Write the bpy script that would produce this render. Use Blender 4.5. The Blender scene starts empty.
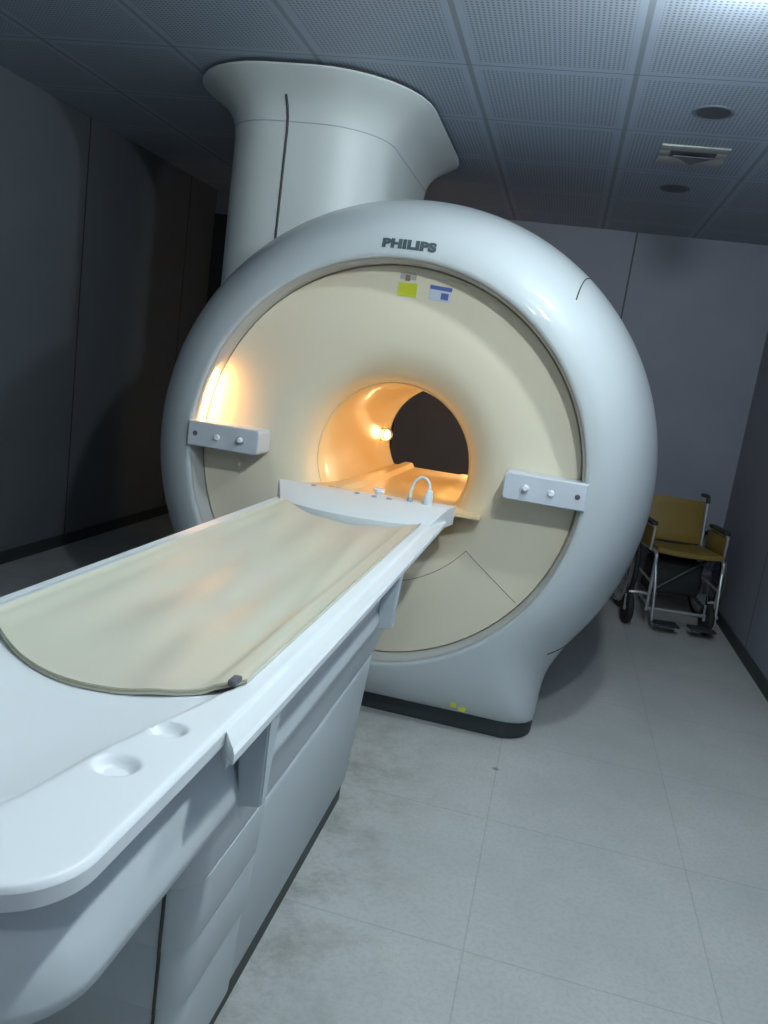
import bpy, bmesh, math, random
from math import pi, sin, cos, tan, sqrt, radians, atan2
from mathutils import Vector, Matrix
random.seed(4)
S = bpy.context.scene
COL = S.collection

# ------------------------------------------------------------------ camera
cd = bpy.data.cameras.new('camera'); cam = bpy.data.objects.new('camera', cd); COL.objects.link(cam)
FPX = 779.5
cd.sensor_fit = 'VERTICAL'; cd.sensor_height = 36.0; cd.lens = FPX / 1024 * 36.0
cd.clip_start = 0.02; cd.clip_end = 60
right = Vector((0.96455, 0.22489, 0.13808)); down = Vector((0.17415, -0.14932, -0.97333)); fwd = Vector((-0.19827, 0.96287, -0.18319))
M = Matrix((right, -down, -fwd)).transposed().to_4x4(); M.translation = Vector((0.6297, -2.8021, 1.3498))
cam.matrix_world = M
S.camera = cam

# ------------------------------------------------------------------ view + world
vs = S.view_settings
vs.view_transform = 'Standard'; vs.look = 'None'; vs.gamma = 1.0; vs.use_curve_mapping = False
vs.exposure = 0.0
w = bpy.data.worlds.new('world'); S.world = w; w.use_nodes = True
w.node_tree.nodes['Background'].inputs[0].default_value = (0.30, 0.38, 0.45, 1)
w.node_tree.nodes['Background'].inputs[1].default_value = 0.0

# ------------------------------------------------------------------ lights
# the room is lit by round ceiling lamps with hanging bulbs, the last an added fill; position, bulb emission
COOL = (0.85, 0.955, 0.985)
LAMPS = [((1.0, -0.58), 440.0), ((0.95, -1.75), 760.0), ((0.6, -3.6), 190.0)]

# ------------------------------------------------------------------ materials
def mat(name, col, rough=0.5, spec=0.5, metal=0.0, noise=0.0, nscale=6.0, bump=0.0, bscale=200.0, coat=0.0):
    m = bpy.data.materials.new(name); m.use_nodes = True
    nt = m.node_tree; b = nt.nodes['Principled BSDF']
    b.inputs['Base Color'].default_value = (*col, 1); b.inputs['Roughness'].default_value = rough
    b.inputs['Metallic'].default_value = metal; b.inputs['Specular IOR Level'].default_value = spec
    b.inputs['Coat Weight'].default_value = coat; b.inputs['Coat Roughness'].default_value = 0.05
    tc = nt.nodes.new('ShaderNodeTexCoord')
    n = nt.nodes.new('ShaderNodeTexNoise'); n.inputs['Scale'].default_value = nscale; n.inputs['Detail'].default_value = 5
    nt.links.new(tc.outputs['Object'], n.inputs['Vector'])
    r = nt.nodes.new('ShaderNodeMapRange'); r.inputs[3].default_value = 1 - noise; r.inputs[4].default_value = 1 + noise
    nt.links.new(n.outputs[0], r.inputs[0])
    mx = nt.nodes.new('ShaderNodeVectorMath'); mx.operation = 'SCALE'; mx.inputs[0].default_value = col
    nt.links.new(r.outputs[0], mx.inputs['Scale']); nt.links.new(mx.outputs[0], b.inputs['Base Color'])
    if bump:
        n2 = nt.nodes.new('ShaderNodeTexNoise'); n2.inputs['Scale'].default_value = bscale
        nt.links.new(tc.outputs['Object'], n2.inputs['Vector'])
        bp = nt.nodes.new('ShaderNodeBump'); bp.inputs['Strength'].default_value = bump; bp.inputs['Distance'].default_value = 0.002
        nt.links.new(n2.outputs[0], bp.inputs['Height']); nt.links.new(bp.outputs[0], b.inputs['Normal'])
    return m
def emit(name, col, strength):
    m = bpy.data.materials.new(name); m.use_nodes = True; nt = m.node_tree
    b = nt.nodes['Principled BSDF']; b.inputs['Base Color'].default_value = (*col, 1)
    b.inputs['Emission Color'].default_value = (*col, 1); b.inputs['Emission Strength'].default_value = strength
    return m

class NT:
    """tiny helper to chain maths nodes"""
    def __init__(s, m): s.nt = m.node_tree
    def m(s, op, a, b=None, c=None):
        n = s.nt.nodes.new('ShaderNodeMath'); n.operation = op
        for i, v in enumerate((a, b, c)):
            if v is None: continue
            if isinstance(v, (int, float)): n.inputs[i].default_value = v
            else: s.nt.links.new(v, n.inputs[i])
        return n.outputs[0]
    def xyz(s):
        tc = s.nt.nodes.new('ShaderNodeTexCoord'); sp = s.nt.nodes.new('ShaderNodeSeparateXYZ')
        s.nt.links.new(tc.outputs['Object'], sp.inputs[0]); return tc.outputs['Object'], sp.outputs
    def line(s, v, off, pitch, half):
        """1 on a joint line every pitch metres"""
        f = s.m('FRACT', s.m('DIVIDE', s.m('SUBTRACT', v, off), pitch))
        d = s.m('MULTIPLY', s.m('MINIMUM', f, s.m('SUBTRACT', 1.0, f)), pitch)
        return s.m('LESS_THAN', d, half), d
    def noise(s, vec, sc, detail=4, rough=0.5):
        n = s.nt.nodes.new('ShaderNodeTexNoise'); n.inputs['Scale'].default_value = sc; n.inputs['Detail'].default_value = detail
        n.inputs['Roughness'].default_value = rough
        s.nt.links.new(vec, n.inputs['Vector']); return n.outputs[0]
    def ramp(s, v, p0, p1, a=0.0, b=1.0):
        n = s.nt.nodes.new('ShaderNodeMapRange'); n.inputs[1].default_value = p0; n.inputs[2].default_value = p1
        n.inputs[3].default_value = a; n.inputs[4].default_value = b; s.nt.links.new(v, n.inputs[0]); return n.outputs[0]
    def mix(s, f, a, b):
        n = s.nt.nodes.new('ShaderNodeMix'); n.data_type = 'RGBA'
        if isinstance(f, (int, float)): n.inputs[0].default_value = f
        else: s.nt.links.new(f, n.inputs[0])
        for i, v in ((6, a), (7, b)):
            if isinstance(v, tuple): n.inputs[i].default_value = (*v, 1)
            else: s.nt.links.new(v, n.inputs[i])
        return n.outputs[2]

def wall_mat(name, axis, off, pitch, col):
    m = bpy.data.materials.new(name); m.use_nodes = True; b = m.node_tree.nodes['Principled BSDF']; N = NT(m)
    vec, o = N.xyz()
    ln, _ = N.line(o[axis], off, pitch, 0.006)
    c = N.mix(N.ramp(N.noise(vec, 3.0), 0.3, 0.7), tuple(x * 0.94 for x in col), tuple(x * 1.05 for x in col))
    c = N.mix(ln, c, tuple(x * 0.25 for x in col))
    m.node_tree.links.new(c, b.inputs['Base Color']); b.inputs['Roughness'].default_value = 0.55
    return m

def floor_mat():
    m = bpy.data.materials.new('vinyl_tile_floor'); m.use_nodes = True; b = m.node_tree.nodes['Principled BSDF']; N = NT(m)
    vec, o = N.xyz()
    lx, _ = N.line(o[0], 0.625, 0.6, 0.0022); ly, _ = N.line(o[1], -0.505, 0.6, 0.0022)
    ln = N.m('MAXIMUM', lx, ly)
    base = N.mix(N.ramp(N.noise(vec, 2.2, 6), 0.3, 0.7), (0.43, 0.45, 0.44), (0.52, 0.53, 0.51))
    spk = N.ramp(N.noise(vec, 75, 3, 0.7), 0.34, 0.50)
    base = N.mix(N.m('MAXIMUM', spk, 0.72), (0.36, 0.37, 0.36), base)
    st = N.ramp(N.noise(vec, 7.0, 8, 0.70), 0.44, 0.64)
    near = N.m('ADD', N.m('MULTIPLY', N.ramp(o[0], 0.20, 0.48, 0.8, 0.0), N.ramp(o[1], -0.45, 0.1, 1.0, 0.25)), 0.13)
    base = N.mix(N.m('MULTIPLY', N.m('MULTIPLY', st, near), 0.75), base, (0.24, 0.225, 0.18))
    base = N.mix(N.m('MULTIPLY', ln, 0.30), base, (0.20, 0.21, 0.20))
    dx, dy = N.m('SUBTRACT', o[0], 0.622), N.m('SUBTRACT', o[1], -0.165)
    dd = N.m('SQRT', N.m('ADD', N.m('MULTIPLY', dx, dx), N.m('MULTIPLY', dy, dy)))
    base = N.mix(N.ramp(dd, 0.006, 0.016, 0.7, 0.0), base, (0.08, 0.08, 0.07))
    m.node_tree.links.new(base, b.inputs['Base Color'])
    b.inputs['Roughness'].default_value = 0.42; b.inputs['Specular IOR Level'].default_value = 0.35
    return m

def ceiling_mat():
    m = bpy.data.materials.new('perforated_ceiling_tile'); m.use_nodes = True; b = m.node_tree.nodes['Principled BSDF']; N = NT(m)
    vec, o = N.xyz()
    lx, dx = N.line(o[0], 0.076, 0.6, 0.010); ly, dy = N.line(o[1], 0.279, 0.6, 0.003)
    P = 0.0167
    def cell(v, off):
        f = N.m('FRACT', N.m('DIVIDE', N.m('SUBTRACT', v, off), P)); return N.m('SUBTRACT', f, 0.5)
    cx, cy = cell(o[0], 0.0), cell(o[1], 0.0)
    rr = N.m('SQRT', N.m('ADD', N.m('MULTIPLY', cx, cx), N.m('MULTIPLY', cy, cy)))
    hole = N.ramp(rr, 0.24, 0.34, 1.0, 0.0)
    inside = N.m('MULTIPLY', N.m('GREATER_THAN', dx, 0.035), N.m('GREATER_THAN', dy, 0.035))
    hole = N.m('MULTIPLY', hole, inside)
    c = N.mix(N.m('MULTIPLY', hole, 0.75), (0.47, 0.54, 0.64), (0.14, 0.17, 0.21))
    c = N.mix(N.m('MAXIMUM', N.m('MULTIPLY', lx, 0.45), N.m('MULTIPLY', ly, 0.7)), c, (0.10, 0.11, 0.13))
    m.node_tree.links.new(c, b.inputs['Base Color']); b.inputs['Roughness'].default_value = 0.5
    return m

WHITE = mat('gantry_white_gloss', (0.52, 0.57, 0.585), 0.45, 0.4, noise=0.02, nscale=3, coat=0.5)
TOWERW = mat('tower_white', (0.66, 0.71, 0.70), 0.45, noise=0.02)
CREAM = mat('cream_cover', (0.80, 0.735, 0.57), 0.36, 0.4, noise=0.02, nscale=4)
BORE = mat('bore_liner_cream', (0.82, 0.65, 0.38), 0.34, 0.5, noise=0.02, nscale=4, coat=0.2)
RECESS = mat('recess_grey', (0.46, 0.47, 0.46), 0.40)
SEAM = mat('seam_dark', (0.06, 0.06, 0.055), 0.7)
CSEAM = mat('cream_seam', (0.30, 0.27, 0.19), 0.7)
DARK = mat('plinth_dark', (0.035, 0.045, 0.047), 0.55, noise=0.1)
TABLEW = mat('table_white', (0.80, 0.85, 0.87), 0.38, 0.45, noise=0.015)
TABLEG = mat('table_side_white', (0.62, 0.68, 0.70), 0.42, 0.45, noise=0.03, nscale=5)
BRKT = mat('bracket_grey', (0.56, 0.63, 0.67), 0.45, noise=0.02)
PANEL = mat('control_panel_grey', (0.62, 0.67, 0.72), 0.35)
BTN_D = mat('button_dark', (0.10, 0.10, 0.12), 0.4)
BTN_W = mat('button_white', (0.92, 0.94, 0.96), 0.15, coat=0.5)
BTN_G = mat('button_grey', (0.35, 0.40, 0.45), 0.3)
INK = mat('lettering_ink', (0.06, 0.09, 0.10), 0.5)
YEL = mat('sticker_yellow', (0.62, 0.66, 0.03), 0.5)
BLUE = mat('sticker_blue', (0.10, 0.15, 0.42), 0.5)
PALE = mat('sticker_pale', (0.62, 0.68, 0.78), 0.5)
BROWN = mat('tab_brown', (0.26, 0.17, 0.09), 0.5)
BACK = mat('far_opening_dark', (0.07, 0.05, 0.045), 0.8)
FLOORM = floor_mat(); CEILM = ceiling_mat()
WCOL = (0.25, 0.27, 0.33)

# ------------------------------------------------------------------ mesh helpers
def link(name, me, m, parent=None, smooth=True):
    o = bpy.data.objects.new(name, me); COL.objects.link(o)
    if m: me.materials.append(m)
    if smooth:
        for p in me.polygons: p.use_smooth = True
    if parent is not None: o.parent = parent
    return o
def pydata(name, v, f, m, parent=None, smooth=True, angle=None):
    me = bpy.data.meshes.new(name); me.from_pydata([tuple(x) for x in v], [], f); me.update()
    bm = bmesh.new(); bm.from_mesh(me); bmesh.ops.recalc_face_normals(bm, faces=bm.faces); bm.to_mesh(me); bm.free()
    if angle is not None: me.set_sharp_from_angle(angle=radians(angle)) if False else None
    o = link(name, me, m, parent, smooth)
    if angle is not None:
        me.set_sharp_from_angle(angle=radians(angle))
    return o
def frombm(name, bm, m, parent=None, smooth=True, angle=35):
    me = bpy.data.meshes.new(name); bm.normal_update(); bm.to_mesh(me); bm.free()
    o = link(name, me, m, parent, smooth)
    if smooth: me.set_sharp_from_angle(angle=radians(angle))
    return o
def empty(name, loc=(0, 0, 0), rz=0.0):
    o = bpy.data.objects.new(name, None); COL.objects.link(o); o.location = loc; o.rotation_euler = (0, 0, rz)
    o.empty_display_size = 0.1
    return o
def tag(o, label=None, cat=None, group=None, kind=None):
    if label: o['label'] = label
    if cat: o['category'] = cat
    if group: o['group'] = group
    if kind: o['kind'] = kind
    return o
def addbox(bm, x0, x1, y0, y1, z0, z1, bev=0.0, seg=2):
    r = bmesh.ops.create_cube(bm, size=1.0)
    for v in r['verts']:
        v.co = Vector((x0 + (v.co.x + .5) * (x1 - x0), y0 + (v.co.y + .5) * (y1 - y0), z0 + (v.co.z + .5) * (z1 - z0)))
    if bev:
        es = set(e for v in r['verts'] for e in v.link_edges)
        bmesh.ops.bevel(bm, geom=list(es), offset=bev, segments=seg, affect='EDGES', profile=0.5)
def box(name, x0, x1, y0, y1, z0, z1, m, parent=None, bev=0.0, seg=2):
    bm = bmesh.new(); addbox(bm, x0, x1, y0, y1, z0, z1, bev, seg)
    return frombm(name, bm, m, parent, smooth=bev > 0, angle=60)
def rrect(x0, x1, y0, y1, r, n=8):
    """rounded rectangle outline in plan; r may be a 4-tuple for (x1y1, x0y1, x0y0, x1y0)"""
    rs = r if isinstance(r, tuple) else (r,) * 4
    out = []
    for k, (cx, cy, sx, sy, a0) in enumerate(((x1, y1, -1, -1, 0), (x0, y1, 1, -1, 90), (x0, y0, 1, 1, 180), (x1, y0, -1, 1, 270))):
        q = rs[k]
        for i in range(n + 1):
            a = radians(a0 + 90 * i / n)
            out.append((cx + sx * q + q * cos(a), cy + sy * q + q * sin(a)))
    return out
def stack(name, rings, m, parent=None, cap0=True, cap1=True, angle=40):
    """rings = [(z, x0, x1, y0, y1, r)]"""
    v = []; f = []; n = None
    for (z, x0, x1, y0, y1, r) in rings:
        pts = rrect(x0, x1, y0, y1, r); n = len(pts)
        v += [(x, y, z) for x, y in pts]
    for k in range(len(rings) - 1):
        for i in range(n):
            j = (i + 1) % n
            f.append((k * n + i, k * n + j, (k + 1) * n + j, (k + 1) * n + i))
    if cap0: f.append(tuple(range(n)))
    if cap1: f.append(tuple(range((len(rings) - 1) * n, len(rings) * n)))
    return pydata(name, v, f, m, parent, True, angle)
def tube_geo(bm, pts, r, seg=8, closed=False):
    pts = [Vector(p) for p in pts]; n = len(pts); rings = []
    prev = None
    for i, p in enumerate(pts):
        if closed: t = pts[(i + 1) % n] - pts[i - 1]
        else: t = pts[min(i + 1, n - 1)] - pts[max(i - 1, 0)]
        t.normalize()
        if prev is None:
            a = Vector((0, 0, 1)) if abs(t.z) < .9 else Vector((1, 0, 0)); u = t.cross(a).normalized()
        else: u = (prev - t * prev.dot(t)).normalized()
        prev = u; w_ = t.cross(u)
        rr = r[i] if isinstance(r, (list, tuple)) else r
        rings.append([bm.verts.new(p + u * cos(2 * pi * k / seg) * rr + w_ * sin(2 * pi * k / seg) * rr) for k in range(seg)])
    for i in range(n if closed else n - 1):
        A, B = rings[i], rings[(i + 1) % n]
        for k in range(seg): bm.faces.new((A[k], A[(k + 1) % seg], B[(k + 1) % seg], B[k]))
    if not closed:
        bm.faces.new(list(reversed(rings[0]))); bm.faces.new(rings[-1])
def tube(name, pts, r, m, parent=None, seg=8, closed=False):
    bm = bmesh.new(); tube_geo(bm, pts, r, seg, closed); bmesh.ops.recalc_face_normals(bm, faces=bm.faces)
    return frombm(name, bm, m, parent, True, 50)
def revolve(name, prof, centre, m, parent=None, n=128, axis='Y', angle=40, a0=0, a1=360):
    """prof = [(r, d)]; revolved around an axis through centre, d along the axis"""
    v = []; f = []; full = abs(a1 - a0) >= 360; N_ = n if full else n + 1
    for (r, d) in prof:
        for i in range(N_):
            a = radians(a0 + (a1 - a0) * i / n)
            if axis == 'Y': v.append((centre[0] + r * cos(a), centre[1] + d, centre[2] + r * sin(a)))
            elif axis == 'Z': v.append((centre[0] + r * cos(a), centre[1] + r * sin(a), centre[2] + d))
            else: v.append((centre[0] + d, centre[1] + r * cos(a), centre[2] + r * sin(a)))
    for k in range(len(prof) - 1):
        for i in range(n if full else n):
            j = (i + 1) % N_ if full else i + 1
            f.append((k * N_ + i, k * N_ + j, (k + 1) * N_ + j, (k + 1) * N_ + i))
    return pydata(name, v, f, m, parent, True, angle)
def interp(tab, x):
    if x <= tab[0][0]: return tab[0][1]
    for (a, b), (c, d) in zip(tab, tab[1:]):
        if x <= c: return b + (d - b) * (x - a) / (c - a)
    return tab[-1][1]
def sstep(a, b, x):
    t = min(1, max(0, (x - a) / (b - a))); return t * t * (3 - 2 * t)

# ------------------------------------------------------------------ room
XL, XR, YB, YF, ZC = -2.197, 1.863, 2.996, -4.6, 2.471
T = 0.08
def wall(name, x0, x1, y0, y1, z0, z1, m):
    o = box(name, x0, x1, y0, y1, z0, z1, m); tag(o, kind='structure'); return o
wall('floor', XL - T, XR + T, YF - T, YB + T, -T, 0, FLOORM)
wall('ceiling', XL - T, XR + T, YF - T, YB + T, ZC, ZC + T, CEILM)
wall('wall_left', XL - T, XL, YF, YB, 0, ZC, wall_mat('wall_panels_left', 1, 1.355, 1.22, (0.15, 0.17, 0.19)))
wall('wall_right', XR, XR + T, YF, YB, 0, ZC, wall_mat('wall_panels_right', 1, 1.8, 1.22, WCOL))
wall('wall_back', XL, XR, YB, YB + T, 0, ZC, wall_mat('wall_panels_back', 0, 0.911, 1.5, WCOL))
wall('wall_front', XL, XR, YF - T, YF, 0, ZC, wall_mat('wall_panels_front', 0, 0.3, 1.22, WCOL))
for nm, a in (('baseboard_left', (XL, XL + 0.012, YF, YB)), ('baseboard_right', (XR - 0.012, XR, YF, YB)), ('baseboard_back', (XL, XR, YB - 0.012, YB))):
    o = box(nm, *a, 0, 0.07, DARK if nm != 'baseboard_back' else BTN_G); tag(o, kind='structure')
o = box('trim_1', -2.19, -2.06, YB - 0.02, YB, 0.0, 2.30, DARK); tag(o, kind='structure')

# ------------------------------------------------------------------ MRI scanner
ZB = 0.975
g = empty('mri_scanner', (0, 0.8, 0))
tag(g, 'large white ring-shaped magnetic resonance scanner with cream face and ceiling tower', 'scanner')
g_off = Vector((0, 0.8, 0))
GP = []      # its parts, shifted to the empty at the end
def gp(o): GP.append(o); return o

R0, RM, FW, FZ = 0.752, 1.045, 0.735, 0.072
def outline(a):
    c, s_ = cos(a), sin(a)
    fl = (ZB - FZ) / -s_ if s_ < -1e-6 else 1e9
    sd = FW / abs(c) if abs(c) > 1e-6 else 1e9
    A = min(RM, fl); B = min(sd, fl)
    if s_ > -0.2: return A
    k = 40
    mx = math.log(math.exp(k * A) + math.exp(k * B)) / k - (math.log(2) / k if False else 0)
    return min(mx if abs(A - B) < .2 else max(A, B), fl)
def depth(a):
    d = math.degrees(a) % 360
    d = abs(d - 270)              # degrees away from straight down
    x = (ZB - FZ) * tan(radians(min(d, 80)))
    corner = math.degrees(math.atan2(FW, ZB - FZ))
    rc = 0.13
    if d <= corner:
        xx = min(x, FW)
        return 0.085 if xx < FW - rc else 0.085 + rc - sqrt(max(0, rc * rc - (xx - FW + rc) ** 2))
    return 0.215 + (0.56 - 0.215) * sstep(corner, corner + 16, d)
prof_in = [(0.751, 0.110), (0.751, 0.02), (0.753, 0.004), (0.760, -0.002), (0.771, -0.003)]
NA = 360; NP = 22
verts = []; faces = []; nr = 0
def ring(fn):
    global nr
    for i in range(NA):
        a = 2 * pi * i / NA; r, y = fn(a); verts.append((r * cos(a), y, ZB + r * sin(a)))
    nr += 1
for (r, y) in prof_in: ring(lambda a: (r, y))
for k in range(1, NP + 1):
    t = k / NP * pi / 2
    def fn(a):
        ro = outline(a); D = depth(a)
        return 0.776 + (ro - 0.776) * sin(t), -0.002 + (D + 0.002) * (1 - cos(t))
    ring(fn)
for yy in (0.7, 1.1): ring(lambda a: (outline(a), max(yy, depth(a))))
for k in range(1, 9):
    t = k / 8 * pi / 2
    ring(lambda a: (0.80 + (outline(a) - 0.80) * cos(t), 1.1 + 0.5 * sin(t)))
ring(lambda a: (0.33, 1.6)); ring(lambda a: (0.30, 1.57))
for k in range(nr - 1):
    for i in range(NA):
        j = (i + 1) % NA
        faces.append((k * NA + i, k * NA + j, (k + 1) * NA + j, (k + 1) * NA + i))
gp(pydata('outer_housing', verts, faces, WHITE, None, True, 50))

# cream funnel-shaped front cover and bore
gp(revolve('front_cover', [(0.7435, 0.108), (0.738, 0.098), (0.68, 0.097), (0.56, 0.099), (0.47, 0.106), (0.425, 0.118), (0.39, 0.137), (0.36, 0.163),
                        (0.338, 0.195), (0.325, 0.235), (0.318, 0.275)], (0, 0, ZB), CREAM))
gp(revolve('bore_liner', [(0.322, 0.275), (0.314, 0.279), (0.310, 0.29), (0.303, 0.36), (0.300, 0.5), (0.300, 1.0), (0.300, 1.5), (0.305, 1.58)], (0, 0, ZB), BORE))
gp(revolve('recess_rim', [(0.7505, 0.010), (0.7450, 0.0165), (0.7440, 0.108)], (0, 0, ZB), RECESS))
# patient bridge running through the bore
RAD = [(0.04, 0.46), (0.118, 0.425), (0.137, 0.39), (0.163, 0.36), (0.195, 0.338), (0.235, 0.325), (0.29, 0.310), (0.36, 0.303), (0.5, 0.30), (1.6, 0.30)]
bv = []; bf = []; ys = [0.045, 0.07, 0.098, 0.122, 0.155, 0.195, 0.235, 0.29, 0.36, 0.5, 0.8, 1.1, 1.35, 1.56]
for y in ys:
    z = interp([(0.04, 0.850), (0.3, 0.840), (0.6, 0.822), (1.56, 0.808)], y); R_ = interp(RAD, y)
    hw = min(sqrt(max(1e-4, R_ * R_ - (z - ZB) ** 2)), 0.40) + 0.004
    for x, dz in ((-hw, -.010), (-hw, 0), (-0.20, 0), (-0.185, .022), (-0.145, .022), (-0.13, 0), (0.0, 0), (0.13, 0), (0.145, .006), (0.185, .006), (0.20, 0), (hw, 0), (hw, -.010)):
        bv.append((max(x, -0.335), y, z + dz))
for k in range(len(ys) - 1):
    for i in range(13):
        j = (i + 1) % 13; bf.append((k * 13 + i, k * 13 + j, (k + 1) * 13 + j, (k + 1) * 13 + i))
bf.append(tuple(range(13))); bf.append(tuple(range((len(ys) - 1) * 13, len(ys) * 13)))
gp(pydata('patient_bridge', bv, bf, BORE, None, True, 30))

# seams on the cream cover
def cover_y(r): return interp([(0.318, .275), (0.325, .235), (0.338, .195), (0.36, .163), (0.39, .137), (0.425, .118), (0.47, .106), (0.56, .099), (0.68, .097), (0.73, .098)], r)
bm = bmesh.new()
A0 = radians(-36.5)
tube_geo(bm, [(0.457 * cos(a), cover_y(0.457), ZB + 0.457 * sin(a)) for a in [A0 - (radians(107)) * i / 30 for i in range(31)]], 0.0016, 6)
for a in (A0, pi - A0):
    tube_geo(bm, [(r * cos(a), cover_y(r), ZB + r * sin(a)) for r in [0.457 + 0.27 * i / 12 for i in range(13)]], 0.0016, 6)
gp(frombm('service_hatch_seam', bm, CSEAM))

# seams at the ring's edge where the side covers begin
def shell_pt(a, t, lift=0.0015):
    ro = outline(a); D = depth(a); tt = t * pi / 2
    r = 0.776 + (ro - 0.776) * sin(tt); y = -0.002 + (D + 0.002) * (1 - cos(tt))
    n = Vector((sin(tt) * 1.0, -cos(tt))); n.normalize()
    return Vector(((r + lift * n.x) * cos(a), y + lift * n.y, ZB + (r + lift * n.x) * sin(a)))
for deg, t0 in ((51.5, 0.36), (-37.0, 0.47)):
    for a in (radians(deg),):
        pts = [shell_pt(a - 0.10 * (1 - min(1, i / 8.0)) ** 2 * 0.5, t0 + (1 - t0) * i / 14, 0.0) for i in range(15)]
        gp(tube('cover_seam', pts, 0.0028, SEAM, None, 6))

# control panels either side of the bore
def panel(x0, x1, side):
    bm = bmesh.new()
    pts = []
    z0, z1 = 0.946, 1.043
    xo, xi = (x0, x1) if side < 0 else (x1, x0)
    r = 0.016
    outl = [(xo, z0), (xo, z1)]
    sg = -1 if side > 0 else 1
    for i in range(7):
        a = radians(90 - 15 * i); outl.append((xi - sg * r + sg * r * cos(a), z1 - r + r * sin(a)))
    for i in range(7):
        a = radians(-15 * i); outl.append((xi - sg * r + sg * r * cos(a), z0 + r + r * sin(a)))
    fr = [bm.verts.new((x, -0.016, z)) for x, z in outl]
    cx = sum(p[0] for p in outl) / len(outl); cz = (z0 + z1) / 2
    fr2 = [bm.verts.new((x + (0.004 if x < cx else -0.004), -0.020, z + (0.004 if z < cz else -0.004))) for x, z in outl]
    bk = [bm.verts.new((x, 0.100, z)) for x, z in outl]
    n = len(outl)
    for i in range(n):
        j = (i + 1) % n
        bm.faces.new((fr[i], fr[j], fr2[j], fr2[i])); bm.faces.new((bk[i], bk[j], fr[j], fr[i]))
    bm.faces.new(fr2); bm.faces.new(list(reversed(bk)))
    bmesh.ops.recalc_face_normals(bm, faces=bm.faces)
    p = gp(frombm('control_panel', bm, PANEL, None, True, 30))
    L = abs(xo - xi)
    def knob(f, r, d, m, nm, dz=0.0, shape='button'):
        x = xo + (xi - xo) * f
        prof = [(0.0001, -0.020 - d), (r * 0.75, -0.020 - d), (r, -0.020 - d * 0.6), (r, -0.018)]
        revolve(nm, prof, (x, 0, (z0 + z1) / 2 + dz), m, p, 20)
    knob(0.11, 0.0095, 0.003, BTN_D, 'key_hole')
    knob(0.42, 0.0115, 0.010, BTN_W, 'push_button', -0.003)
    revolve('dial_base', [(0.0001, -0.0225), (0.017, -0.0225), (0.018, -0.018)], (xo + (xi - xo) * 0.74, 0, (z0 + z1) / 2 - 0.002), BTN_G if side < 0 else PANEL, p, 20)
    revolve('dial', [(0.0001, -0.040), (0.008, -0.040), (0.0105, -0.036), (0.011, -0.018)], (xo + (xi - xo) * 0.74 + 0.003, 0, (z0 + z1) / 2 + 0.002), BTN_W, p, 20)
    return p
panel(-0.757, -0.462, -1); panel(0.472, 0.765, 1)

# warm lights: a curved strip in the recess behind the left panel and a lamp in the bore, plus added hidden ones
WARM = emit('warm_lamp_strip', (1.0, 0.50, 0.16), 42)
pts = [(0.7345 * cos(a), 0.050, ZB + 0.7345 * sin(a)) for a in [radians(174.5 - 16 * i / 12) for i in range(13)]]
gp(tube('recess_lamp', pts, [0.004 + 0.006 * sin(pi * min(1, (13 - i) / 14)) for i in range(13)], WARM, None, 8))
BULB = emit('bore_lamp_glow', (1.0, 0.72, 0.42), 13)
bm = bmesh.new(); bmesh.ops.create_uvsphere(bm, u_segments=20, v_segments=12, radius=0.026)
for v in bm.verts: v.co = Vector((v.co.x * .7, v.co.y, v.co.z)) + Vector((-0.268, 1.36, 0.984))
bl = gp(frombm('bore_lamp_or_fill', bm, BULB))
revolve('lamp_ring', [(0.030, -0.030), (0.036, -0.028), (0.036, 0.0), (0.030, 0.01)], (-0.275, 1.36, 0.984), BORE, bl, 20, axis='Y')

BORE_FILL = emit('added_bore_fill_right', (1.0, 0.68, 0.31), 78)
REAR_FILL = emit('added_bore_fill_rear', (1.0, 0.72, 0.45), 210)
for y, x in ((0.55, 0.297), (0.80, 0.297), (1.50, 0.280)):
    gp(revolve('bore_lamp_or_fill', [(0.0001, -0.009), (0.020, -0.008), (0.026, -0.004), (0.027, 0.008)], (x, y, 0.985), REAR_FILL if y > 1.2 else BORE_FILL, None, 20, axis='X'))  # added out of sight on the right wall to warm liner and back wall

# brand lettering and stickers
fc = bpy.data.curves.new('lettering', 'FONT'); fc.body = 'PHILIPS'; fc.size = 0.040; fc.extrude = 0.0015; fc.offset = 0.0028; fc.space_character = 1.08
fo = bpy.data.objects.new('lettering_src', fc); COL.objects.link(fo)
dg = bpy.context.evaluated_depsgraph_get(); me = bpy.data.meshes.new_from_object(fo.evaluated_get(dg)); bpy.data.objects.remove(fo)
xs = [v.co.x for v in me.vertices]; w_ = max(xs) - min(xs); mnx = min(xs)
for v in me.vertices:
    x = (v.co.x - mnx) / w_ * 0.196 - 0.090; z = v.co.y
    h = 0.787 + z - x * x * 0.2
    tt = math.asin(max(0, min(1, (math.hypot(x, h) - 0.776) / (RM - 0.776)))); y = -0.002 + 0.562 * (1 - cos(tt))
    v.co = Vector((x, y - 0.001 - v.co.z, ZB + h))
lt = link('lettering', me, INK, None, False); tag(lt, 'dark capital lettering'); gp(lt)

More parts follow.
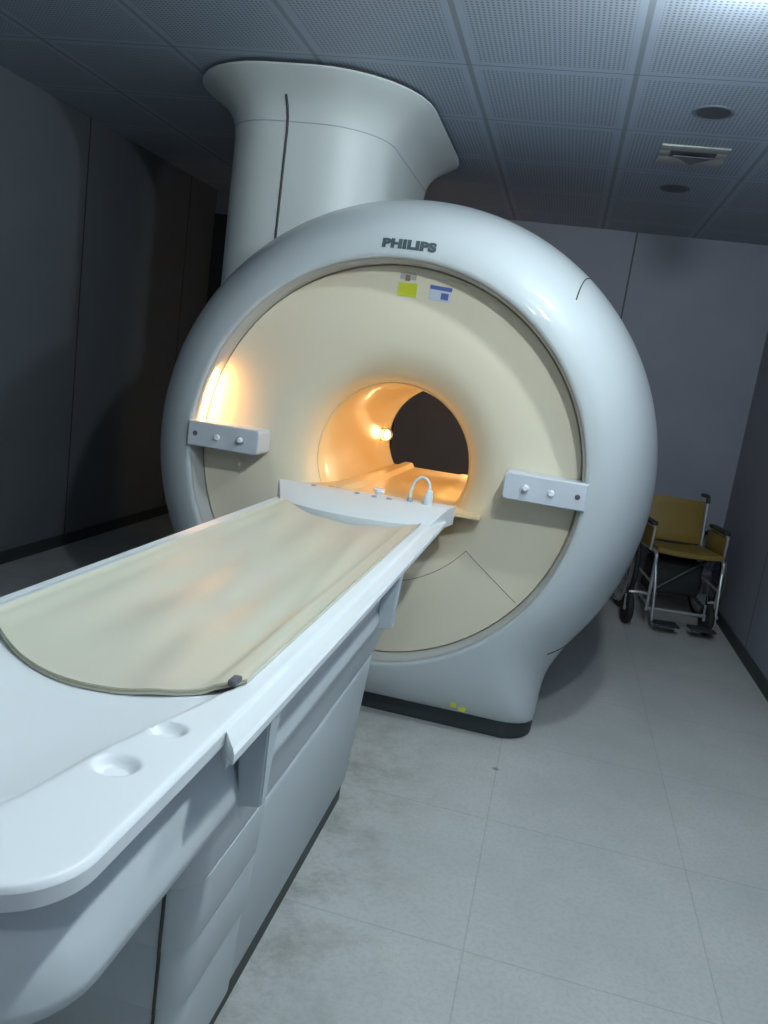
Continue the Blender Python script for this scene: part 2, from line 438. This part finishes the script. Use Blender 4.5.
def sticker(nm, x0, x1, z0, z1, y, m, parent=None, rot=0.0):
    bm = bmesh.new(); addbox(bm, x0, x1, y - 0.0012, y + 0.004, z0, z1)
    cx, cz = (x0 + x1) / 2, (z0 + z1) / 2
    for v in bm.verts:
        dx, dz = v.co.x - cx, v.co.z - cz
        v.co.x = cx + dx * cos(rot) - dz * sin(rot); v.co.z = cz + dx * sin(rot) + dz * cos(rot)
    return frombm(nm, bm, m, parent, False)
s = gp(sticker('sticker', -0.032, 0.038, 1.608, 1.655, 0.0955, YEL, None, 0.0)); tag(s, 'blank yellow sticker')
s = gp(sticker('sticker', 0.086, 0.166, 1.606, 1.655, 0.0955, PALE, None, -0.05)); tag(s, 'white sticker with blue header bar')
sticker('header_bar', 0.086, 0.168, 1.643, 1.657, 0.0940, BLUE, s, -0.05); sticker('symbol', 0.130, 0.158, 1.611, 1.634, 0.0940, BLUE, s, -0.05)
s = gp(sticker('top_marker', -0.010, 0.008, 1.663, 1.684, 0.0950, BROWN)); sticker('marker_backing', -0.030, 0.030, 1.668, 1.690, 0.0962, RECESS, s)
for x0, x1, z0, z1 in ((0.410, 0.432, 0.098, 0.116), (0.443, 0.470, 0.083, 0.102)):
    zc_, xc_ = (z0 + z1) / 2 + 0.012, (x0 + x1) / 2
    aa = atan2(zc_ - ZB, xc_); ss = (math.hypot(xc_, zc_ - ZB) - 0.776) / (outline(aa) - 0.776)
    yy = -0.002 + (depth(aa) + 0.002) * (1 - sqrt(max(0, 1 - ss * ss)))
    s = gp(sticker('warning_label', x0, x1, z0 + 0.012, z1 + 0.012, yy - 0.004, YEL)); tag(s, 'tiny yellow label on the foot')

# dark plinth under the foot
gp(stack('plinth', [(0.0, -0.722, 0.722, 0.092, 1.5, 0.13), (0.006, -0.728, 0.728, 0.086, 1.5, 0.13), (0.075, -0.732, 0.732, 0.084, 1.5, 0.13)], DARK))

# tower rising to the ceiling
tx0, tx1, ty0, ty1 = -1.015, -0.285, 0.487, 1.76
RT = 0.27
rings = [(1.55, 0), (1.9, 0), (2.25, 0), (2.30, 0.007), (2.34, 0.024), (2.375, 0.052), (2.40, 0.084), (2.422, 0.120), (2.438, 0.148), (2.448, 0.162), (2.456, 0.160)]
tw = gp(stack('tower_cover', [(z, tx0 - e, tx1 + e, ty0 - e, ty1 + e, RT + e) for z, e in rings], TOWERW, None, True, True, 30))
tag(tw, 'white tower with a flared collar at the ceiling')
gp(stack('shadow_gap_ring', [(2.454, tx0 - .12, tx1 + .12, ty0 - .12, ty1 + .12, RT + .1), (2.4705, tx0 - .12, tx1 + .12, ty0 - .12, ty1 + .12, RT + .1)], SEAM))  # dark-coloured ring stands in for the shadow gap between collar and ceiling
pts = [(-0.686, ty0 - e - 0.0005, z) for z, e in [(1.72, 0)] + rings[1:6]]
gp(tube('tower_seam', pts, 0.0055, SEAM, None, 6))
gp(tube('collar_seam', [(x, y, 2.285) for x, y in rrect(tx0 - .0045, tx1 + .0045, ty0 - .0045, ty1 + .0045, RT + .0045, 8)], 0.0022, BTN_G, None, 6, True))
for o in GP:
    o.parent = g; o.location = o.location - g_off

# ------------------------------------------------------------------ patient table
t = empty('patient_table', (0, -1.15, 0)); t_off = Vector((0, -1.15, 0)); TP = []
tag(t, 'long white patient table on a pedestal leading into the scanner bore', 'table')
def tp(o): TP.append(o); return o
Y0, Y1, HX, RC = -2.268, -0.262, 0.270, 0.085
ZT = 0.850
def trough_hw(y): return interp([(-2.22, 0.125), (-2.17, 0.143), (-2.0, 0.172), (-1.85, 0.215), (-1.75, 0.238), (-0.2, 0.240)], y)
def top_z(x, y):
    hw = trough_hw(y); ax = abs(x)
    z = ZT
    # concave cradle
    e = sstep(hw, hw - 0.030, ax)
    end = sstep(Y0 + 0.07, Y0 + 0.16, y)
    z -= end * e * (0.010 + 0.026 * (1 - (ax / hw) ** 2)) + 0.006 * sstep(-1.80, -1.70, y) * sstep(hw + 0.004, hw - 0.01, ax)
    for (cx, cy, rx, ry) in ((0.196, -2.035, 0.030, 0.026), (0.206, -1.930, 0.027, 0.022)):
        d = math.hypot((ax - cx) / rx, (y - cy) / ry)
        z -= 0.013 * sstep(1.0, 0.60, d)
    # outer edge rolls over
    dx = HX - ax; dy = y - Y0
    if dx < RC and dy < RC: de = RC - math.hypot(RC - dx, RC - dy)
    else: de = min(dx, dy)
    if de < 0.008: z -= 0.008 - sqrt(max(0, 0.008 ** 2 - (0.008 - de) ** 2))
    return z
NX, NY = 120, 420
v = []; f = []
yg = []
for j in range(NY + 1):
    y = Y0 + (Y1 - Y0) * (j / NY) ** 1.25; yg.append(y)
    dy = y - Y0
    hx = HX if dy >= RC else HX - RC + sqrt(max(0, RC ** 2 - (RC - dy) ** 2))
    for i in range(NX + 1):
        u = -1 + 2 * i / NX; u = math.copysign(abs(u) ** 0.9, u)
        x = u * hx; v.append((x, y, top_z(x, y)))
W_ = NX + 1
for j in range(NY):
    for i in range(NX): f.append((j * W_ + i, j * W_ + i + 1, (j + 1) * W_ + i + 1, (j + 1) * W_ + i))
# skirt and underside
edge = [j * W_ for j in range(NY, -1, -1)] + list(range(1, W_)) + [j * W_ + NX for j in range(1, NY + 1)]
b0 = len(v)
for e in edge: v.append((v[e][0], v[e][1], 0.824))
for k in range(len(edge) - 1): f.append((edge[k], edge[k + 1], b0 + k + 1, b0 + k))
c0 = len(v)
for j in range(NY + 1):
    for i in range(NX + 1):
        x, y, z = v[j * W_ + i]; v.append((x, y, min(0.824, z - 0.008)))
for j in range(NY):
    for i in range(NX): f.append((c0 + j * W_ + i, c0 + (j + 1) * W_ + i, c0 + (j + 1) * W_ + i + 1, c0 + j * W_ + i + 1))
me = bpy.data.meshes.new('tabletop'); me.from_pydata(v, [], f); me.update()
tt_ = link('tabletop', me, TABLEW); me.set_sharp_from_angle(angle=radians(50)); tp(tt_)

for sx in (1, -1):
    bm = bmesh.new()
    # rail: flat white strip whose near end tapers to a point
    xi, xo = 0.264, 0.302
    prof = [(xi, 0.843), (xo - 0.005, 0.843), (xo, 0.838), (xo, 0.826), (xo - 0.005, 0.820), (xo - 0.02, 0.818), (xo - 0.022, 0.797), (xi - 0.012, 0.797)]
    rows = [(-1.895, 1.0), (-1.84, 1.0), (-0.10, 1.0)]
    vr = []
    for y, k in rows:
        vr.append([bm.verts.new((sx * (xi + (x - xi) * k), y + (0.055 * (0.3 - (x - xi) / (xo - xi)) if y < -1.85 else 0), z)) for x, z in prof])
    for A, B in zip(vr, vr[1:]):
        for i in range(8): bm.faces.new((A[i], A[(i + 1) % 8], B[(i + 1) % 8], B[i]))
    bm.faces.new(vr[0]); bm.faces.new(vr[-1]); bmesh.ops.recalc_face_normals(bm, faces=bm.faces)
    tp(frombm('side_rail', bm, TABLEW, None, True, 30))
    for y0 in (-1.79, -0.865):
        bm = bmesh.new()
        P = [((.250, .822), (.298, .822), (.292, .668), (.252, .660))]
        q = P[0]; fr = [bm.verts.new((sx * x, y0 - (0.02 if z > .7 else 0.0) + .02, z)) for x, z in q]; bk = [bm.verts.new((sx * x, y0 + .048 - (0.01 if z < .7 else 0), z)) for x, z in q]
        for i in range(4): bm.faces.new((fr[i], fr[(i + 1) % 4], bk[(i + 1) % 4], bk[i]))
        bm.faces.new(fr); bm.faces.new(bk[::-1]); bmesh.ops.recalc_face_normals(bm, faces=bm.faces)
        bmesh.ops.bevel(bm, geom=bm.edges[:], offset=0.003, segments=2, affect='EDGES')
        tp(frombm('bracket', bm, BRKT, None, True, 40))
# carriage under the top: gutter near the foot end, bulging below
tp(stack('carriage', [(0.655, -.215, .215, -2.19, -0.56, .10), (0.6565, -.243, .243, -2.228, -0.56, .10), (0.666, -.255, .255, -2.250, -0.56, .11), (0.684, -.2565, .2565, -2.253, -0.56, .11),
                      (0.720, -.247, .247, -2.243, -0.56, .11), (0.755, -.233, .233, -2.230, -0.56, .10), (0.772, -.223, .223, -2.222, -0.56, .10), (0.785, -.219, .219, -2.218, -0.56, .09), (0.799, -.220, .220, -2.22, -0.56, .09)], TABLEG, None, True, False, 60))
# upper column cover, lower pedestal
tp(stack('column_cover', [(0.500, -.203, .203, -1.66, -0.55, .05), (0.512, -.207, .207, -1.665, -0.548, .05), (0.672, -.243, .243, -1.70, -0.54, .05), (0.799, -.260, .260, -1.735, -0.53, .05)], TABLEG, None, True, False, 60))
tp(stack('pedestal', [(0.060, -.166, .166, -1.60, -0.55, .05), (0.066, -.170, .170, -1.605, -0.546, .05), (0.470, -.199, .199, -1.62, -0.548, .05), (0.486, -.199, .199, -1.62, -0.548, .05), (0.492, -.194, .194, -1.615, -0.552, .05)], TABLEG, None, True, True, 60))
# telescopic covers at the foot end
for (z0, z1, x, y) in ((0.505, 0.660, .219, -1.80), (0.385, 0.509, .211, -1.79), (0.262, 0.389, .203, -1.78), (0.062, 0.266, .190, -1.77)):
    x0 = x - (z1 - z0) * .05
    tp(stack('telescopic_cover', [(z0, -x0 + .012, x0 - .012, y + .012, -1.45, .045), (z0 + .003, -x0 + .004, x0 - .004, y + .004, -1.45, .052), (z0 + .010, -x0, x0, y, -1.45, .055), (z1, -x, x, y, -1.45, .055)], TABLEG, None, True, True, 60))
sx_ = 0.160
tp(tube('cover_seam', [(sx_, -1.8015, 0.67), (sx_, -1.8015, 0.505), (sx_, -1.7925, 0.50), (sx_, -1.7925, 0.386), (sx_ - .004, -1.7825, 0.38), (sx_ - .004, -1.7825, 0.263), (sx_ - .008, -1.772, 0.257), (sx_ - .012, -1.772, 0.04)], 0.0028, SEAM, None, 6))
tp(stack('toe_base', [(0.0, -.163, .163, -1.75, -0.558, .05), (0.068, -.163, .163, -1.75, -0.558, .05)], DARK))
# raised connector block at the scanner end
bm = bmesh.new()
NXE = 24; rowsE = []
for i in range(NXE + 1):
    u = -1 + 2 * i / NXE
    xf = u * 0.268; yf = -0.262 - 0.075 * (1 - u * u)
    xb = u * 0.328 - 0.014; yb = -0.045 + 0.038 * u
    zb = 0.888
    pts = [(xf, yf, 0.818), (xf, yf, 0.846), (xf * 1.01, yf + 0.012, 0.852), (xf * .3 + xb * .7, yf * .3 + yb * .7, zb - 0.004), (xb, yb - 0.010, zb), (xb, yb, zb - 0.006), (xb, yb, 0.818)]
    rowsE.append([bm.verts.new(p) for p in pts])
for A, B in zip(rowsE, rowsE[1:]):
    for k in range(7): bm.faces.new((A[k], A[(k + 1) % 7], B[(k + 1) % 7], B[k]))
bm.faces.new(rowsE[0]); bm.faces.new(rowsE[-1]); bmesh.ops.recalc_face_normals(bm, faces=bm.faces)
eb = tp(frombm('connector_block', bm, TABLEW, None, True, 35))
tp(stack('head_support', [(0.700, -.16, .16, -0.56, -0.06, .04), (0.76, -.22, .22, -0.56, -0.05, .04), (0.799, -.258, .258, -0.56, -0.04, .03)], TABLEG, None, True, False, 60))
for x, y in ((-0.20, -0.10), (-0.035, -0.10), (0.03, -0.105), (0.085, -0.10)):
    z = 0.8835
    revolve('socket', [(0.0001, 0.001), (0.006, 0.001), (0.0062, 0.004), (0.009, 0.0045), (0.011, 0.0), (0.011, -0.012)], (x, y, z + 0.001), BTN_G, eb, 16, axis='Z')
revolve('latch_knob', [(0.0001, 0.030), (0.018, 0.030), (0.022, 0.026), (0.022, 0.018), (0.013, 0.014), (0.013, -0.01)], (0.035, -0.055, 0.881), BTN_W, eb, 24, axis='Z')
for o in TP:
    o.parent = t; o.location = o.location - t_off

# coil cable looping up from the connector block
ck = empty('coil_cable', (0.19, -0.07, 0.884)); tag(ck, 'white looped cable with a plug standing on the scanner end of the table', 'cable')
cp = [(-0.035, 0, 0.002), (-0.037, 0.004, 0.03), (-0.033, 0.01, 0.058), (-0.022, 0.012, 0.080), (-0.006, 0.012, 0.092), (0.012, 0.010, 0.090), (0.026, 0.006, 0.074), (0.031, 0.0, 0.052), (0.031, -0.002, 0.03)]
def smooth_path(P, n=6):
    P = [Vector(p) for p in P]; out = []
    for i in range(len(P) - 1):
        a, b, c, d = P[max(i - 1, 0)], P[i], P[i + 1], P[min(i + 2, len(P) - 1)]
        for k in range(n):
            u = k / n; out.append(0.5 * ((2 * b) + (c - a) * u + (2 * a - 5 * b + 4 * c - d) * u * u + (3 * b - a - 3 * c + d) * u ** 3))
    return out + [P[-1]]
tube('cord', smooth_path(cp), 0.0055, TABLEW, ck)
revolve('plug', [(0.0001, 0.0), (0.016, 0.0), (0.017, 0.004), (0.016, 0.030), (0.012, 0.048), (0.007, 0.056), (0.0001, 0.058)], (0.031, -0.002, 0.0), TABLEW, ck, 20, axis='Z')
revolve('strain_relief', [(0.0001, 0.0), (0.011, 0.0), (0.011, 0.010), (0.007, 0.016)], (-0.035, 0, -0.0), BTN_G, ck, 16, axis='Z')

# cream mattress pad lying in the cradle, its foot end a shallow arc
MX = 0.240
mv = []; mf = []; nx, ny = 90, 200
PADM = bpy.data.materials.new('vinyl_pad_cream'); PADM.use_nodes = True
N = NT(PADM); b = PADM.node_tree.nodes['Principled BSDF']; vec, o_ = N.xyz()
mp = PADM.node_tree.nodes.new('ShaderNodeMapping'); mp.inputs['Scale'].default_value = (1.0, 0.33, 1.0); PADM.node_tree.links.new(vec, mp.inputs[0])
c = N.mix(N.ramp(N.noise(mp.outputs[0], 5.5, 2), 0.40, 0.66), (0.65, 0.65, 0.52), (0.66, 0.60, 0.49))
PADM.node_tree.links.new(c, b.inputs['Base Color']); b.inputs['Roughness'].default_value = 0.40; b.inputs['Specular IOR Level'].default_value = 0.4
def mat_z(x, y):
    ax = abs(x)
    z = 0.8530 - 0.028 * (1 - (ax / MX) ** 2) * sstep(0, 0.05, MX - ax)
    # lengthwise ripples of the vinyl
    rip = sstep(-1.80, -1.50, y)
    z += rip * 0.0036 * sin(x * 44 + 1.6 * sin(y * 2.6) + y * 3.0) * sstep(MX, 0.14, ax) * (0.4 + 0.6 * sin(y * 4.1 + 1.0) ** 2)
    z += 0.004 * math.exp(-((x - 0.14 + 0.10 * (y + 0.9)) / 0.022) ** 2) * sstep(-0.3, -0.7, y)
    z += 0.0035 * math.exp(-((x - 0.198) / 0.010) ** 2)
    z += 0.003 * math.exp(-((x + 0.02 + 0.22 * (y + 1.2)) / 0.03) ** 2)
    return z
for j in range(ny + 1):
    for i in range(nx + 1):
        x = -MX + 2 * MX * i / nx
        yn = -1.815 + (0.065 if x > 0 else 0.11) * (x / MX) ** 2; yf = -0.277 - 0.078 * (1 - (x / 0.268) ** 2)
        y = yn + (yf - yn) * j / ny
        mv.append((x, y, max(mat_z(x, y), top_z(x, y) + 0.009)))
w2 = nx + 1
for j in range(ny):
    for i in range(nx): mf.append((j * w2 + i, j * w2 + i + 1, (j + 1) * w2 + i + 1, (j + 1) * w2 + i))
loop = list(range(w2)) + [j * w2 + nx for j in range(1, ny + 1)] + [ny * w2 + i for i in range(nx - 1, -1, -1)] + [j * w2 for j in range(ny - 1, 0, -1)]
b0 = len(mv)
for e in range(b0): mv.append((mv[e][0], mv[e][1], max(mv[e][2] - 0.010, top_z(mv[e][0], mv[e][1]) + 0.001)))
for k in range(len(loop)):
    k2 = (k + 1) % len(loop); mf.append((loop[k2], loop[k], b0 + loop[k], b0 + loop[k2]))
for j in range(ny):
    for i in range(nx): mf.append((b0 + j * w2 + i, b0 + (j + 1) * w2 + i, b0 + (j + 1) * w2 + i + 1, b0 + j * w2 + i + 1))
me = bpy.data.meshes.new('mattress_pad'); me.from_pydata([(x, y + 1.05, z) for x, y, z in mv], [], mf); me.update()
pad = link('mattress_pad', me, PADM); me.set_sharp_from_angle(angle=radians(50)); pad.location = (0, -1.05, 0)
tag(pad, 'thin cream vinyl mattress pad with curved foot end lying on the white table', 'mattress')
bm = bmesh.new(); tube_geo(bm, [(x, y + 1.05, z - 0.004) for x, y, z in [mv[i] for i in range(w2)]], 0.0022, 6)
frombm('edge_piping', bm, mat('piping_olive', (0.36, 0.35, 0.24), 0.5), pad)
box('strap_clip', 0.219, 0.233, -1.777 + 1.05, -1.750 + 1.05, 0.8525, 0.863, BTN_D, pad, 0.003)

# ------------------------------------------------------------------ wheelchair
MUST = mat('mustard_vinyl', (0.24, 0.165, 0.035), 0.5, noise=0.08, nscale=8)
STEEL = mat('frame_grey_metal', (0.55, 0.58, 0.60), 0.3, metal=0.6)
RUB = mat('rubber_black', (0.02, 0.022, 0.024), 0.7)
GREYP = mat('arm_pad_black', (0.03, 0.035, 0.04), 0.5)
wc = empty('wheelchair', (1.505, 2.36, 0), radians(10)); tag(wc, 'folding wheelchair with mustard yellow seat and back parked in the far right corner', 'wheelchair')
HXW = 0.205
def bent(name, pts, r, m, par): return tube(name, smooth_path(pts, 5), r, m, par, 8)
# seat and backrest (slung vinyl)
def sling(name, P, thick, m, sag, axis):
    """P = 4 corners; a slightly sagging cushion"""
    a, b_, c_, d = [Vector(p) for p in P]; n = 14; vv = []; ff = []
    nrm = (b_ - a).cross(d - a).normalized()
    for side in (0, 1):
        for j in range(n + 1):
            for i in range(n + 1):
                u, w3 = i / n, j / n
                p = a.lerp(b_, u).lerp(d.lerp(c_, u), w3)
                e = min(u, 1 - u, w3, 1 - w3); rnd = 0.6 + 0.4 * sqrt(min(1, e * 8))
                off = -sag * 4 * u * (1 - u) + (thick / 2 * rnd) * (1 if side else -1)
                vv.append(p + nrm * off)
    q = (n + 1) ** 2
    for j in range(n):
        for i in range(n):
            A = j * (n + 1) + i; ff.append((A, A + 1, A + n + 2, A + n + 1)); ff.append((q + A, q + A + n + 1, q + A + n + 2, q + A + 1))
    lp = list(range(n + 1)) + [j * (n + 1) + n for j in range(1, n + 1)] + [n * (n + 1) + i for i in range(n - 1, -1, -1)] + [j * (n + 1) for j in range(n - 1, 0, -1)]
    for k in range(len(lp)):
        k2 = (k + 1) % len(lp); ff.append((lp[k], lp[k2], q + lp[k2], q + lp[k]))
    return pydata(name, vv, ff, m, wc, True, 60)
sling('seat', [(-.20, -.20, .485), (.20, -.20, .485), (.20, .20, .465), (-.20, .20, .465)], 0.045, MUST, 0.012, 2)
sling('backrest', [(-.185, .205, .485), (.185, .205, .485), (.185, .255, .765), (-.185, .255, .765)], 0.035, MUST, -0.015, 1)
for sx in (-1, 1):
    x = sx * HXW
    fr = empty  # (no empties inside the chair: every frame piece is one mesh)
    bm = bmesh.new()
    tube_geo(bm, smooth_path([(x, -.215, .10), (x, -.215, .25), (x, -.212, .42), (x, -.19, .462), (x, -.10, .465), (x, .20, .455)], 5), 0.0115, 8)
    tube_geo(bm, [(x, .205, .16), (x, .210, .45), (x, .255, .76)], 0.0115, 8)
    tube_geo(bm, [(x, -.215, .14), (x, .205, .16)], 0.010, 8)
    tube_geo(bm, [(x, -.215, .28), (x, .205, .30)], 0.008, 8)
    bmesh.ops.recalc_face_normals(bm, faces=bm.faces)
    frombm('side_frame', bm, STEEL, wc, True, 50)
    bent('armrest_tube', [(x + sx * .02, -.13, .465), (x + sx * .02, -.135, .58), (x + sx * .02, -.11, .612), (x + sx * .02, .10, .615), (x + sx * .02, .225, .61)], 0.009, STEEL, wc)
    bm = bmesh.new(); addbox(bm, x + sx * .02 - .022, x + sx * .02 + .022, -.12, .15, .617, .642, .008, 3); frombm('arm_pad', bm, GREYP, wc, True, 60)
    bm = bmesh.new(); addbox(bm, x + sx * .02 - .004, x + sx * .02 + .004, -.125, .19, .475, .600, .003); frombm('side_panel', bm, MUST, wc, True, 60)
    bent('push_handle', [(x, .255, .755), (x, .262, .79), (x, .285, .80), (x, .37, .795)], 0.014, GREYP, wc)
    # rear wheel
    wx = x + sx * 0.062
    wh = revolve('rear_wheel', [(0.262, -0.014), (0.278, -0.016), (0.292, -0.010), (0.297, 0.0), (0.292, 0.010), (0.278, 0.016), (0.262, 0.014), (0.262, -0.014)], (wx, .20, .297), RUB, wc, 48, axis='X')
    revolve('rim', [(0.262, -0.010), (0.250, -0.008), (0.250, 0.008), (0.262, 0.010)], (wx, .20, .297), STEEL, wh, 48, axis='X')
    revolve('hub', [(0.0001, -0.03), (0.028, -0.03), (0.028, 0.03), (0.0001, 0.03)], (wx, .20, .297), STEEL, wh, 16, axis='X')
    revolve('hand_rim', [(0.245, 0.028 * sx), (0.252, 0.024 * sx), (0.259, 0.028 * sx), (0.252, 0.034 * sx), (0.245, 0.028 * sx)], (wx, .20, .297), STEEL, wh, 48, axis='X')
    bm = bmesh.new()
    for k in range(14):
        a = 2 * pi * k / 14; tube_geo(bm, [(wx + (.014 if k % 2 else -.014), .20 + .026 * cos(a), .297 + .026 * sin(a)), (wx, .20 + .252 * cos(a), .297 + .252 * sin(a))], 0.0018, 5)
    frombm('spokes', bm, STEEL, wh)
    # caster: fork and small wheel
    cx_ = x + (-.035 if sx > 0 else -.115)
    bm = bmesh.new()
    tube_geo(bm, [(x, -.20, .20), ((x + cx_) / 2, -.20, .205), (cx_, -.20, .20), (cx_, -.20, .178)], 0.010, 8)
    for d in (-.018, .018): tube_geo(bm, [(cx_ + d, -.20, .178), (cx_ + d, -.215, .085)], 0.006, 6)
    addbox(bm, cx_ - .024, cx_ + .024, -.212, -.188, .172, .184, .003)
    frombm('caster_fork', bm, STEEL, wc)
    cw = revolve('caster_wheel', [(0.0001, -.012), (0.070, -.014), (0.092, -.016), (0.100, 0), (0.092, .016), (0.070, .014), (0.0001, .012)], (cx_, -.215, .100), RUB, wc, 28, axis='X')
    revolve('hub', [(0.0001, -.014), (0.018, -.014), (0.018, .014), (0.0001, .014)], (cx_, -.215, .100), STEEL, cw, 12, axis='X')
    # footrest
    bent('footrest_hanger', [(x, -.205, .42), (x - sx * .01, -.25, .30), (x - sx * .015, -.29, .14), (x - sx * .02, -.30, .065)], 0.009, STEEL, wc)
    bm = bmesh.new(); addbox(bm, min(x - sx * .17, x - sx * .02), max(x - sx * .17, x - sx * .02), -.375, -.27, .055, .067, .004); frombm('footplate', bm, GREYP, wc, True, 60)
# cross brace and front bar
bm = bmesh.new()
tube_geo(bm, [(-HXW, -.03, .13), (HXW, -.03, .455)], 0.011, 8); tube_geo(bm, [(HXW, -.005, .13), (-HXW, -.005, .455)], 0.011, 8)
frombm('cross_brace', bm, GREYP, wc)
tube('front_bar', [(-HXW, -.215, .115), (HXW + .03, -.215, .115)], 0.011, STEEL, wc)
box('folded_cushion', -.16, .17, -.02, .16, .17, .40, RUB, wc, .03, 3)

# ------------------------------------------------------------------ ceiling fittings
for ((lx, ly), pw), lab in zip(LAMPS, ('lit round ceiling lamp nearest the scanner face', 'lit round ceiling lamp above the foot end of the table', 'added round fill lamp on the ceiling, farthest from the scanner')):
    L = empty('ceiling_lamp', (lx, ly, ZC)); tag(L, lab, 'lamp', 'lit ceiling lamps')
    revolve('trim_ring', [(0.098, 0.0), (0.100, -0.006), (0.090, -0.011), (0.080, -0.008), (0.076, -0.001)], (0, 0, 0), TABLEW, L, 32, axis='Z')
    revolve('socket', [(0.0001, -0.024), (0.018, -0.024), (0.020, -0.001)], (0, 0, 0), BTN_W, L, 20, axis='Z')
    revolve('bulb', [(0.0001, -0.118)] + [(0.047 * sin(radians(a)), -0.071 - 0.047 * cos(radians(a))) for a in range(12, 157, 12)] + [(0.0175, -0.024)], (0, 0, 0), emit('bulb_glow', COOL, pw), L, 24, axis='Z')
VENTD = mat('fitting_grey', (0.20, 0.24, 0.28), 0.6)
for x, y, lab in ((0.99, 0.60, 'round recessed ceiling downlight, unlit, between the ceiling glare and the square vent'), (0.995, 1.76, 'round recessed ceiling downlight, unlit, beyond the square vent')):
    d = empty('downlight', (x, y, ZC)); tag(d, lab, 'downlight', 'ceiling downlights')
    revolve('trim_ring', [(0.078, 0.0), (0.079, -0.002), (0.074, -0.004), (0.066, -0.004), (0.062, -0.002)], (0, 0, 0), VENTD, d, 32, axis='Z')
    revolve('dark_lens', [(0.0001, -0.004), (0.064, -0.003)], (0, 0, 0), BTN_D, d, 32, axis='Z')
vt = empty('ceiling_vent', (0.995, 1.17, ZC)); tag(vt, 'square ceiling vent with a dark slot between the two downlights', 'vent')
bm = bmesh.new()
for a in ((-.145, .145, -.145, -.075), (-.145, .145, .02, .145), (-.145, -.10, -.075, .02), (.10, .145, -.075, .02)): addbox(bm, *a, -.006, 0, .001)
frombm('frame', bm, mat('vent_grey', (0.50, 0.50, 0.48), 0.5), vt, True, 60)
box('slot', -.10, .10, -.075, .02, -.0055, -.0005, BTN_D, vt)
bm = bmesh.new()
vsx = [bm.verts.new(p) for p in ((-.085, -.03, -.012), (.095, -.03, -.012), (.0, .02, -.012), (-.085, -.03, -.016), (.095, -.03, -.016), (.0, .02, -.034))]
bm.faces.new(vsx[:3]); bm.faces.new(vsx[3:][::-1])
for i in range(3): bm.faces.new((vsx[i], vsx[(i + 1) % 3], vsx[3 + (i + 1) % 3], vsx[3 + i]))
bmesh.ops.recalc_face_normals(bm, faces=bm.faces); frombm('blade', bm, BTN_D, vt, False)
